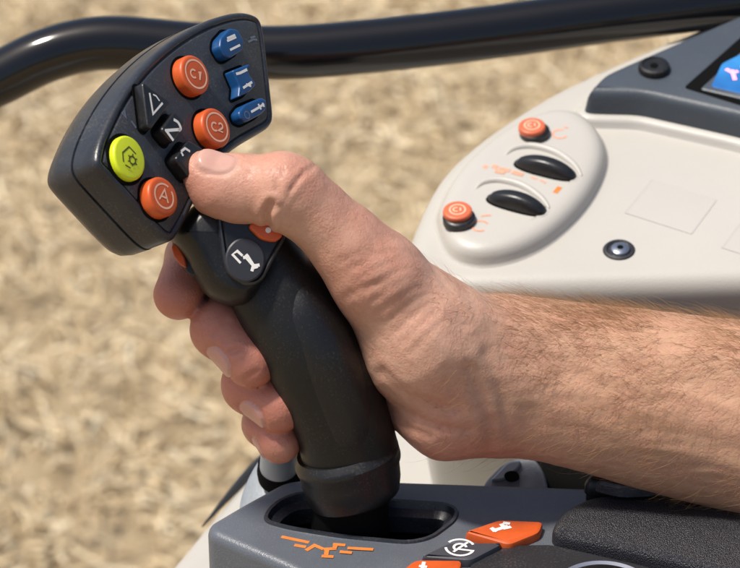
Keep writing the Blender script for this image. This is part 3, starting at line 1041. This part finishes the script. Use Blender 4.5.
# wrinkles and folds (depth mm, half width mm), traced on the near side of the hand
folds = [
    ([(268, 226), (267, 214), (271, 204)], 1.3, 1.2), ([(281, 196), (279, 184), (283, 170)], 0.25, 0.9), ([(290, 190), (300, 178), (313, 167)], 0.28, 0.9),
    ([(286, 200), (294, 186), (303, 172)], 0.2, 0.7), ([(274, 210), (282, 204)], 0.25, 0.8), ([(276, 190), (275, 172)], 0.3, 0.8),
    ([(382, 372), (396, 388), (420, 400), (456, 409)], 0.5, 1.6), ([(386, 392), (404, 412), (436, 426), (470, 430)], 0.45, 1.5), ([(390, 410), (406, 426), (430, 436)], 0.4, 1.2),
    ([(470, 370), (482, 398), (490, 425), (489, 446)], 0.6, 2.0), ([(486, 355), (500, 392), (507, 430)], 0.45, 1.8),
    ([(340, 262), (356, 254), (372, 252)], 0.15, 1.2), ([(348, 296), (366, 286), (384, 283)], 0.3, 1.6),
    ([(230, 352), (238, 349)], 0.6, 0.9), ([(214, 334), (226, 322)], 0.35, 1.0), ([(246, 378), (256, 372)], 0.35, 1.0),
]
for q in range(9):      # skin lines across the ball of the thumb
    t = q / 8
    folds.append(([(352 + 60 * t, 268 + 84 * t), (392 + 50 * t, 252 + 70 * t), (430 + 36 * t, 262 + 64 * t)], 0.16, 1.2))
for line, dep, hwid in folds:
    wob = np.array([noise.noise(Vector((p[0] * 0.05, p[1] * 0.05, 3.0))) for p in np.asarray(line)])
    L = spline(line, False, 6) if len(line) > 2 else np.asarray(line, float)
    d = segdist(pp2, L) * S
    g_ = np.exp(-(d / hwid) ** 2) - 0.35 * np.exp(-((d - 2.2 * hwid) / (hwid * 1.2)) ** 2)
    disp -= np.where(front & (hv[:, 2] > -30), dep * g_, 0)
# tendons, veins: low ridges
ridges = [([(400, 252), (450, 298), (520, 330), (640, 352), (740, 360)], 0.8, 5.0), ([(420, 330), (500, 372), (600, 400), (740, 430)], 0.7, 5.0),
          ([(520, 395), (600, 425), (740, 470)], 0.5, 3.5), ([(560, 352), (620, 380), (700, 398), (760, 420)], 0.5, 2.2), ([(335, 232), (390, 275), (440, 312)], 0.7, 5.0)]
for line, hgt, hwid in ridges:
    d = segdist(pp2, spline(line, False, 6)) * S
    disp += np.where(front, hgt * np.exp(-(d / hwid) ** 2), 0)
# general unevenness of flesh
nz1 = np.array([noise.noise(Vector(p * 0.045)) for p in hv])
nz2 = np.array([noise.noise(Vector(p * 0.16)) for p in hv])
nz3 = np.array([noise.noise(Vector((p[0] * 0.10, p[1] * 0.33, p[2] * 0.33))) for p in hv])
nz4 = np.array([noise.noise(Vector(((p[0] + p[1]) * 0.5, (p[0] - p[1]) * 0.14, p[2] * 0.3))) for p in hv])
disp += 0.6 * nz1 + 0.13 * nz2 + 0.22 * nz3 * np.clip((pp2[:, 0] - 430) / 80, 0, 1) + 0.13 * nz4 * np.clip((pp2[:, 0] - 300) / 60, 0, 1) * np.clip((520 - pp2[:, 0]) / 60, 0, 1)
hv = hv + hn * disp[:, None]

hn = vnormals(hv)
# nails: a flat plate with a fold round it, and their own colour
nail = np.zeros(len(hv))
def nail_at(a, b, t, rad, n0, hl, hwid):
    """a nail plate on the back of the last finger bone a->b: sunk fold round it, sharp free edge"""
    global hv, nail
    along = unit(b - a)
    nrm = unit(np.asarray(n0) - along * np.dot(n0, along)); side = np.cross(nrm, along)
    c = a + (b - a) * t + nrm * rad
    c = hv[np.argmin(np.sum((hv - c) ** 2, axis=1))]
    q = hv - c
    u_, s_, h_ = q @ along, q @ side, q @ nrm
    e = (np.abs(u_) / hl) ** 2.6 + (np.abs(s_) / hwid) ** 2.6
    near = (np.abs(h_) < 6) & (hn @ nrm > 0.1)
    e = np.where(near, e, 99) ** (1 / 2.6)
    edge = np.exp(-((e - 1.0) / 0.10) ** 2)
    plate = np.clip((1.0 - e) / 0.1, 0, 1)
    flat = plate * np.clip(h_ * -1 - 0.0, 0, 2) * 0.35
    hv = hv + nrm * flat[:, None] - hn * (0.5 * edge)[:, None] + nrm * (0.25 * plate * np.clip(u_ / hl, 0, 1))[:, None]
    nail = np.maximum(nail, np.clip((1.03 - e) / 0.06, 0, 1))


nail_at(hp(232, 187, 2), hp(203, 173, 2), 0.88, 8, (0.04, 0.68, 0.73), 6.3, 5.4)
nail_at(hp(221, 329, -4), hp(248, 361, 6), 0.72, 8.5, (-0.72, -0.52, 0.46), 5.8, 5.2)
nail_at(hp(251, 385, -4), hp(279, 406, 5), 0.72, 8.5, (-0.66, -0.62, 0.42), 5.6, 5.0)
nail_at(hp(266, 424, -8), hp(279, 442, 4), 0.8, 7, (-0.72, -0.6, 0.3), 4.5, 4.0)
hn = vnormals(hv)

# redness of fingertips, knuckles and folds, plus finger shade painted into the colour
pp2 = proj(hv)
red_shade = np.zeros(len(hv))
for (x, y, w, r, a) in ((200, 185, 4, 13, .8), (285, 180, 6, 11, .5), (340, 215, 6, 16, .3), (375, 268, 8, 18, .55), (178, 300, 0, 12, .9), (250, 362, 8, 13, .9), (280, 408, 6, 12, 1.0),
                        (280, 442, 0, 12, 1.1), (440, 425, 0, 24, .65), (480, 440, -5, 14, .6), (225, 328, -2, 12, .35), (240, 386, -5, 12, .4), (340, 330, 0, 12, .3), (222, 322, -6, 20, .45), (245, 380, -6, 18, .45), (172, 282, -6, 18, .5)):  # wide spots at the end paint shade over whole fingers
    c = hp(x, y, w)
    red_shade += a * np.exp(-np.sum((hv - c) ** 2, axis=1) / (r * r))
red_shade = np.clip(red_shade + 0.25 * nz1, 0, 1)
tan = np.clip((pp2[:, 0] - 440) / 160, 0, 1)

# skin material
m = bpy.data.materials.new('skin'); m.use_nodes = True
nt = m.node_tree; N, L = nt.nodes, nt.links
p = N['Principled BSDF']
def attr(nm):
    a = N.new('ShaderNodeAttribute'); a.attribute_name = nm; return a.outputs['Fac']
def mix(fac, a, b):
    x = N.new('ShaderNodeMix'); x.data_type = 'RGBA'
    if isinstance(fac, float): x.inputs[0].default_value = fac
    else: L.new(fac, x.inputs[0])
    for s, q in ((6, a), (7, b)):
        if isinstance(q, tuple): x.inputs[s].default_value = (*q, 1)
        else: L.new(q, x.inputs[s])
    return x.outputs[2]
def mathn(op, a, b):
    x = N.new('ShaderNodeMath'); x.operation = op
    for i_, q in enumerate((a, b)):
        if isinstance(q, (int, float)): x.inputs[i_].default_value = q
        else: L.new(q, x.inputs[i_])
    return x.outputs[0]
tc = N.new('ShaderNodeTexCoord')
def tex(kind, scale, **kw):
    t_ = N.new(kind); t_.inputs['Scale'].default_value = scale
    for a_, b_ in kw.items(): t_.inputs[a_].default_value = b_
    L.new(tc.outputs['Object'], t_.inputs['Vector'])
    return t_
blot = tex('ShaderNodeTexNoise', 130, Detail=7.0, Roughness=0.68)
fine = tex('ShaderNodeTexNoise', 700, Detail=4.0, Roughness=0.7)
vor = tex('ShaderNodeTexVoronoi', 1100)
vor2 = tex('ShaderNodeTexVoronoi', 520)
mrb = N.new('ShaderNodeMapRange'); mrb.inputs['From Min'].default_value = 0.35; mrb.inputs['From Max'].default_value = 0.68
L.new(blot.outputs['Fac'], mrb.inputs['Value'])
base = mix(attr('tan'), (0.60, 0.37, 0.265), (0.55, 0.325, 0.20))
base = mix(mathn('MULTIPLY', mrb.outputs['Result'], 0.55), base, (0.54, 0.245, 0.165))
mrf = N.new('ShaderNodeMapRange'); mrf.inputs['From Min'].default_value = 0.3; mrf.inputs['From Max'].default_value = 0.7
L.new(fine.outputs['Fac'], mrf.inputs['Value'])
base = mix(mathn('MULTIPLY', mrf.outputs['Result'], 0.22), base, (0.36, 0.18, 0.115))
base = mix(mathn('MULTIPLY', attr('red_shade'), 0.85), base, (0.46, 0.155, 0.105))
base = mix(mathn('MULTIPLY', attr('nail'), 0.42), base, (0.62, 0.41, 0.36))
L.new(base, p.inputs['Base Color'])
rg = N.new('ShaderNodeMapRange'); rg.inputs['To Min'].default_value = 0.47; rg.inputs['To Max'].default_value = 0.27
L.new(attr('nail'), rg.inputs['Value']); L.new(rg.outputs['Result'], p.inputs['Roughness'])
p.inputs['Specular IOR Level'].default_value = 0.42
p.inputs['Subsurface Weight'].default_value = 0.09
p.inputs['Subsurface Radius'].default_value = (1.0, 0.35, 0.2)
p.inputs['Subsurface Scale'].default_value = 0.0035
vd = N.new('ShaderNodeTexVoronoi'); vd.feature = 'DISTANCE_TO_EDGE'; vd.inputs['Scale'].default_value = 330
wv = N.new('ShaderNodeVectorMath'); wv.operation = 'MULTIPLY_ADD'; wv.inputs[1].default_value = (0.004, 0.004, 0.004)
L.new(fine.outputs['Color'], wv.inputs[0]); L.new(tc.outputs['Object'], wv.inputs[2])
mpn = N.new('ShaderNodeMapping'); mpn.inputs['Rotation'].default_value = (0.3, 0.5, 0.6); mpn.inputs['Scale'].default_value = (1.0, 0.55, 1.2)
L.new(wv.outputs[0], mpn.inputs['Vector']); L.new(mpn.outputs['Vector'], vd.inputs['Vector'])
lines_ = N.new('ShaderNodeMapRange'); lines_.interpolation_type = 'SMOOTHSTEP'; lines_.inputs['From Max'].default_value = 0.10
L.new(vd.outputs['Distance'], lines_.inputs['Value'])
hgt0 = mathn('ADD', mathn('MULTIPLY', vor.outputs['Distance'], 0.5), mathn('ADD', mathn('MULTIPLY', vor2.outputs['Distance'], 0.25), mathn('MULTIPLY', fine.outputs['Fac'], 0.6)))
hgt = mathn('ADD', hgt0, mathn('MULTIPLY', lines_.outputs['Result'], 0.32))
inv = mathn('MULTIPLY', mathn('SUBTRACT', 1.0, attr('nail')), mathn('ADD', 0.45, mathn('MULTIPLY', mrb.outputs['Result'], 0.75)))
bm_ = N.new('ShaderNodeBump'); bm_.inputs['Distance'].default_value = 0.00028
L.new(mathn('MULTIPLY', inv, 0.62), bm_.inputs['Strength'])
L.new(hgt, bm_.inputs['Height']); L.new(bm_.outputs['Normal'], p.inputs['Normal'])
M['skin'] = m

per = obj('person', hv, hf, M['skin'], None, angle=None)
tag(per, 'bare right hand and hairy forearm of a person gripping the joystick, thumb on its buttons', 'person')
for nm, arr in (('red_shade', red_shade), ('nail', nail), ('tan', tan)):
    at_ = per.data.attributes.new(nm, 'FLOAT', 'POINT')
    at_.data.foreach_set('value', arr.astype(np.float32))

# arm hair
hm = bpy.data.materials.new('arm hair'); hm.use_nodes = True
hb = hm.node_tree.nodes['Principled BSDF']
hb.inputs['Base Color'].default_value = (0.36, 0.20, 0.09, 1); hb.inputs['Roughness'].default_value = 0.4
prob = np.clip((pp2[:, 0] - 425) / 110, 0, 1) * np.clip((980 - pp2[:, 0]) / 100, 0, 1)
upw = hn @ UP
prob *= np.clip(0.32 + 0.62 * upw, 0.06, 0.75)
prob *= np.where(pp2[:, 0] < 760, 1.0, 0.5)
prob *= np.where(hn[:, 2] < 0.0, 0.3, np.where(hn[:, 2] < 0.3, 0.7, 1.0))
prob *= np.clip(0.6 + 1.1 * nz1, 0.15, 1.5)
prob = prob / prob.sum()
pick = rng.choice(len(hv), 6800, replace=True, p=prob)
HVv, HF = [], []
for i_ in pick:
    p0 = hv[i_] + (rng.random(3) - .5) * 0.7
    nr = hn[i_]
    dr = np.array((-0.75, 0.15 + 0.3 * nz1[i_], 0.1)) + rng.normal(0, 0.24, 3)
    if upw[i_] < 0.1: dr = np.array((-0.55, -0.55, 0.1)) + rng.normal(0, 0.22, 3)
    dr = unit(dr - nr * np.dot(dr, nr))
    ln = rng.uniform(4, 14); lift = rng.uniform(0.15, 0.6) * (1.5 if abs(nr[2]) < 0.3 else 1.0); curl = rng.normal(0, 0.35)
    bn = np.cross(nr, dr)
    rr = rng.uniform(0.026, 0.048)
    s = len(HVv)
    nseg = 5
    for j in range(nseg + 1):
        t = j / nseg
        c = p0 - nr * 0.3 + ln * (dr * t * (1 - 0.15 * t) + nr * (lift * t * (1 - 0.55 * t)) + bn * curl * t * t)
        rad = rr * (1 - 0.85 * t)
        for gq in (0, 2.094, 4.189):
            HVv.append(c + (nr * math.cos(gq) + bn * math.sin(gq)) * rad)
    for j in range(nseg):
        for k_ in range(3):
            a_, b_ = s + j * 3 + k_, s + j * 3 + (k_ + 1) % 3
            HF.append((a_, b_, b_ + 3, a_ + 3))
hair = obj('arm_hair', HVv, HF, hm, per, angle=None)
hair['kind'] = 'stuff'

# ================================================================== FIELD
def grid(x0, x1, y0, y1, nx, ny, zf):
    xs = np.linspace(x0, x1, nx); ys = np.linspace(y0, y1, ny)
    X, Y = np.meshgrid(xs, ys, indexing='ij')
    Z = zf(X, Y)
    v_ = np.stack((X.ravel(), Y.ravel(), Z.ravel()), 1)
    i, j = np.meshgrid(np.arange(nx - 1), np.arange(ny - 1), indexing='ij')
    a_ = (i * ny + j).ravel()
    return v_, np.stack((a_, a_ + ny, a_ + ny + 1, a_ + 1), 1)


m = bpy.data.materials.new('stubble soil'); m.use_nodes = True
nt = m.node_tree; N, L = nt.nodes, nt.links
p = N['Principled BSDF']; p.inputs['Roughness'].default_value = 0.9
tc = N.new('ShaderNodeTexCoord')
n1 = N.new('ShaderNodeTexNoise'); n1.inputs['Scale'].default_value = 9; n1.inputs['Detail'].default_value = 9; n1.inputs['Roughness'].default_value = 0.7
L.new(tc.outputs['Object'], n1.inputs['Vector'])
rp = N.new('ShaderNodeValToRGB')
rp.color_ramp.elements[0].position = 0.32; rp.color_ramp.elements[0].color = (0.27, 0.195, 0.105, 1)
rp.color_ramp.elements[1].position = 0.62; rp.color_ramp.elements[1].color = (0.50, 0.385, 0.235, 1)
L.new(n1.outputs['Fac'], rp.inputs['Fac']); L.new(rp.outputs['Color'], p.inputs['Base Color'])
bmp = N.new('ShaderNodeBump'); bmp.inputs['Distance'].default_value = 0.03
L.new(n1.outputs['Fac'], bmp.inputs['Height']); L.new(bmp.outputs['Normal'], p.inputs['Normal'])
M['soil'] = m
gv, gf = grid(-150, 150, -60, 300, 60, 72, lambda X, Y: 0 * X)
fld = obj('field', gv, gf, M['soil'], None, frame=False, angle=None)
fld['kind'] = 'structure'

m = bpy.data.materials.new('straw'); m.use_nodes = True
nt = m.node_tree; N, L = nt.nodes, nt.links
p = N['Principled BSDF']; p.inputs['Roughness'].default_value = 0.6
at = N.new('ShaderNodeAttribute'); at.attribute_name = 'shade'
rp = N.new('ShaderNodeValToRGB')
rp.color_ramp.elements[0].color = (0.30, 0.205, 0.11, 1)
rp.color_ramp.elements[1].color = (0.80, 0.70, 0.50, 1)
e = rp.color_ramp.elements.new(0.5); e.color = (0.63, 0.495, 0.30, 1)
L.new(at.outputs['Fac'], rp.inputs['Fac']); L.new(rp.outputs['Color'], p.inputs['Base Color'])
M['straw'] = m
NS = 52000
clump = rng.uniform((-3.0, 2.6), (3.0, 9.5), (2600, 2))
ci = rng.integers(0, len(clump), NS)
pos = clump[ci] + rng.normal(0, 0.045, (NS, 2))
loose = rng.random(NS) < 0.55
pos[loose] = rng.uniform((-3.0, 2.6), (3.0, 9.5), (loose.sum(), 2))
ang = rng.uniform(0, 2 * np.pi, NS); ln = rng.uniform(0.02, 0.085, NS); wd = rng.uniform(0.004, 0.011, NS)
tilt = np.abs(rng.normal(0, 0.55, NS)); z0 = np.where(loose, rng.uniform(0.004, 0.02, NS), rng.uniform(0.005, 0.09, NS))
dx = np.stack((np.cos(ang) * np.cos(tilt), np.sin(ang) * np.cos(tilt), np.sin(tilt)), 1)
sx = np.stack((-np.sin(ang), np.cos(ang), np.zeros(NS)), 1)
nx_ = np.cross(dx, sx)
c0 = np.stack((pos[:, 0], pos[:, 1], z0), 1)
sv_ = []
for t in (-0.5, 0.5):
    for (a_, b_) in ((-0.5, 0), (0.5, 0), (0, 0.55)):
        sv_.append(c0 + dx * (ln * t)[:, None] + sx * (wd * a_)[:, None] + nx_ * (wd * b_)[:, None])
sv_ = np.stack(sv_, 1).reshape(-1, 3)
b6 = (np.arange(NS) * 6)[:, None]
sf = np.concatenate([b6 + np.array(q) for q in ((0, 1, 4, 3), (1, 2, 5, 4), (2, 0, 3, 5))])
st = obj('straw_litter', sv_, sf, M['straw'], None, frame=False, smooth=False)
st['kind'] = 'stuff'
tag(st, 'loose pale straw littering the stubble field behind the cab', 'straw')
shd = np.clip(rng.normal(0.55, 0.22, NS) + 0.15 * np.sin(ci), 0, 1).repeat(6)
a_ = st.data.attributes.new('shade', 'FLOAT', 'POINT'); a_.data.foreach_set('value', shd.astype(np.float32))

# ================================================================== LIGHT, SKY, CAMERA
EL, AZ = 66, 262            # sun height; compass direction it comes from (deg, from +Y clockwise)
w = bpy.data.worlds.new('World'); scene.world = w; w.use_nodes = True
N, L = w.node_tree.nodes, w.node_tree.links
sky = N.new('ShaderNodeTexSky'); sky.sky_type = 'NISHITA'; sky.sun_disc = False
sky.sun_elevation = math.radians(EL); sky.sun_rotation = math.radians(AZ)
sky.air_density = 1.0; sky.dust_density = 3.0
L.new(sky.outputs['Color'], N['Background'].inputs['Color'])
N['Background'].inputs['Strength'].default_value = 0.105
sd = bpy.data.lights.new('sun', 'SUN'); sd.energy = 3.8; sd.angle = math.radians(6); sd.color = (1.0, 0.95, 0.87)
so = bpy.data.objects.new('sun', sd); COL.objects.link(so)
dirv = Vector((math.sin(math.radians(AZ)) * math.cos(math.radians(EL)), math.cos(math.radians(AZ)) * math.cos(math.radians(EL)), math.sin(math.radians(EL))))
so.rotation_euler = dirv.to_track_quat('Z', 'Y').to_euler()
so.location = (0, 0, 5)

cd = bpy.data.cameras.new('camera'); co = bpy.data.objects.new('camera', cd); COL.objects.link(co)
co.location = CAM
co.rotation_euler = (math.pi / 2 - PITCH, 0, 0)
cd.sensor_width = 36; cd.lens = 36 * D / 240
cd.clip_start = 0.05; cd.clip_end = 1000
cd.dof.use_dof = True; cd.dof.focus_distance = (D - 8) * 0.001; cd.dof.aperture_fstop = 22
scene.camera = co
scene.view_settings.view_transform = 'Standard'
scene.view_settings.look = 'None'
scene.view_settings.exposure = 0.3
scene.view_settings.gamma = 1.0
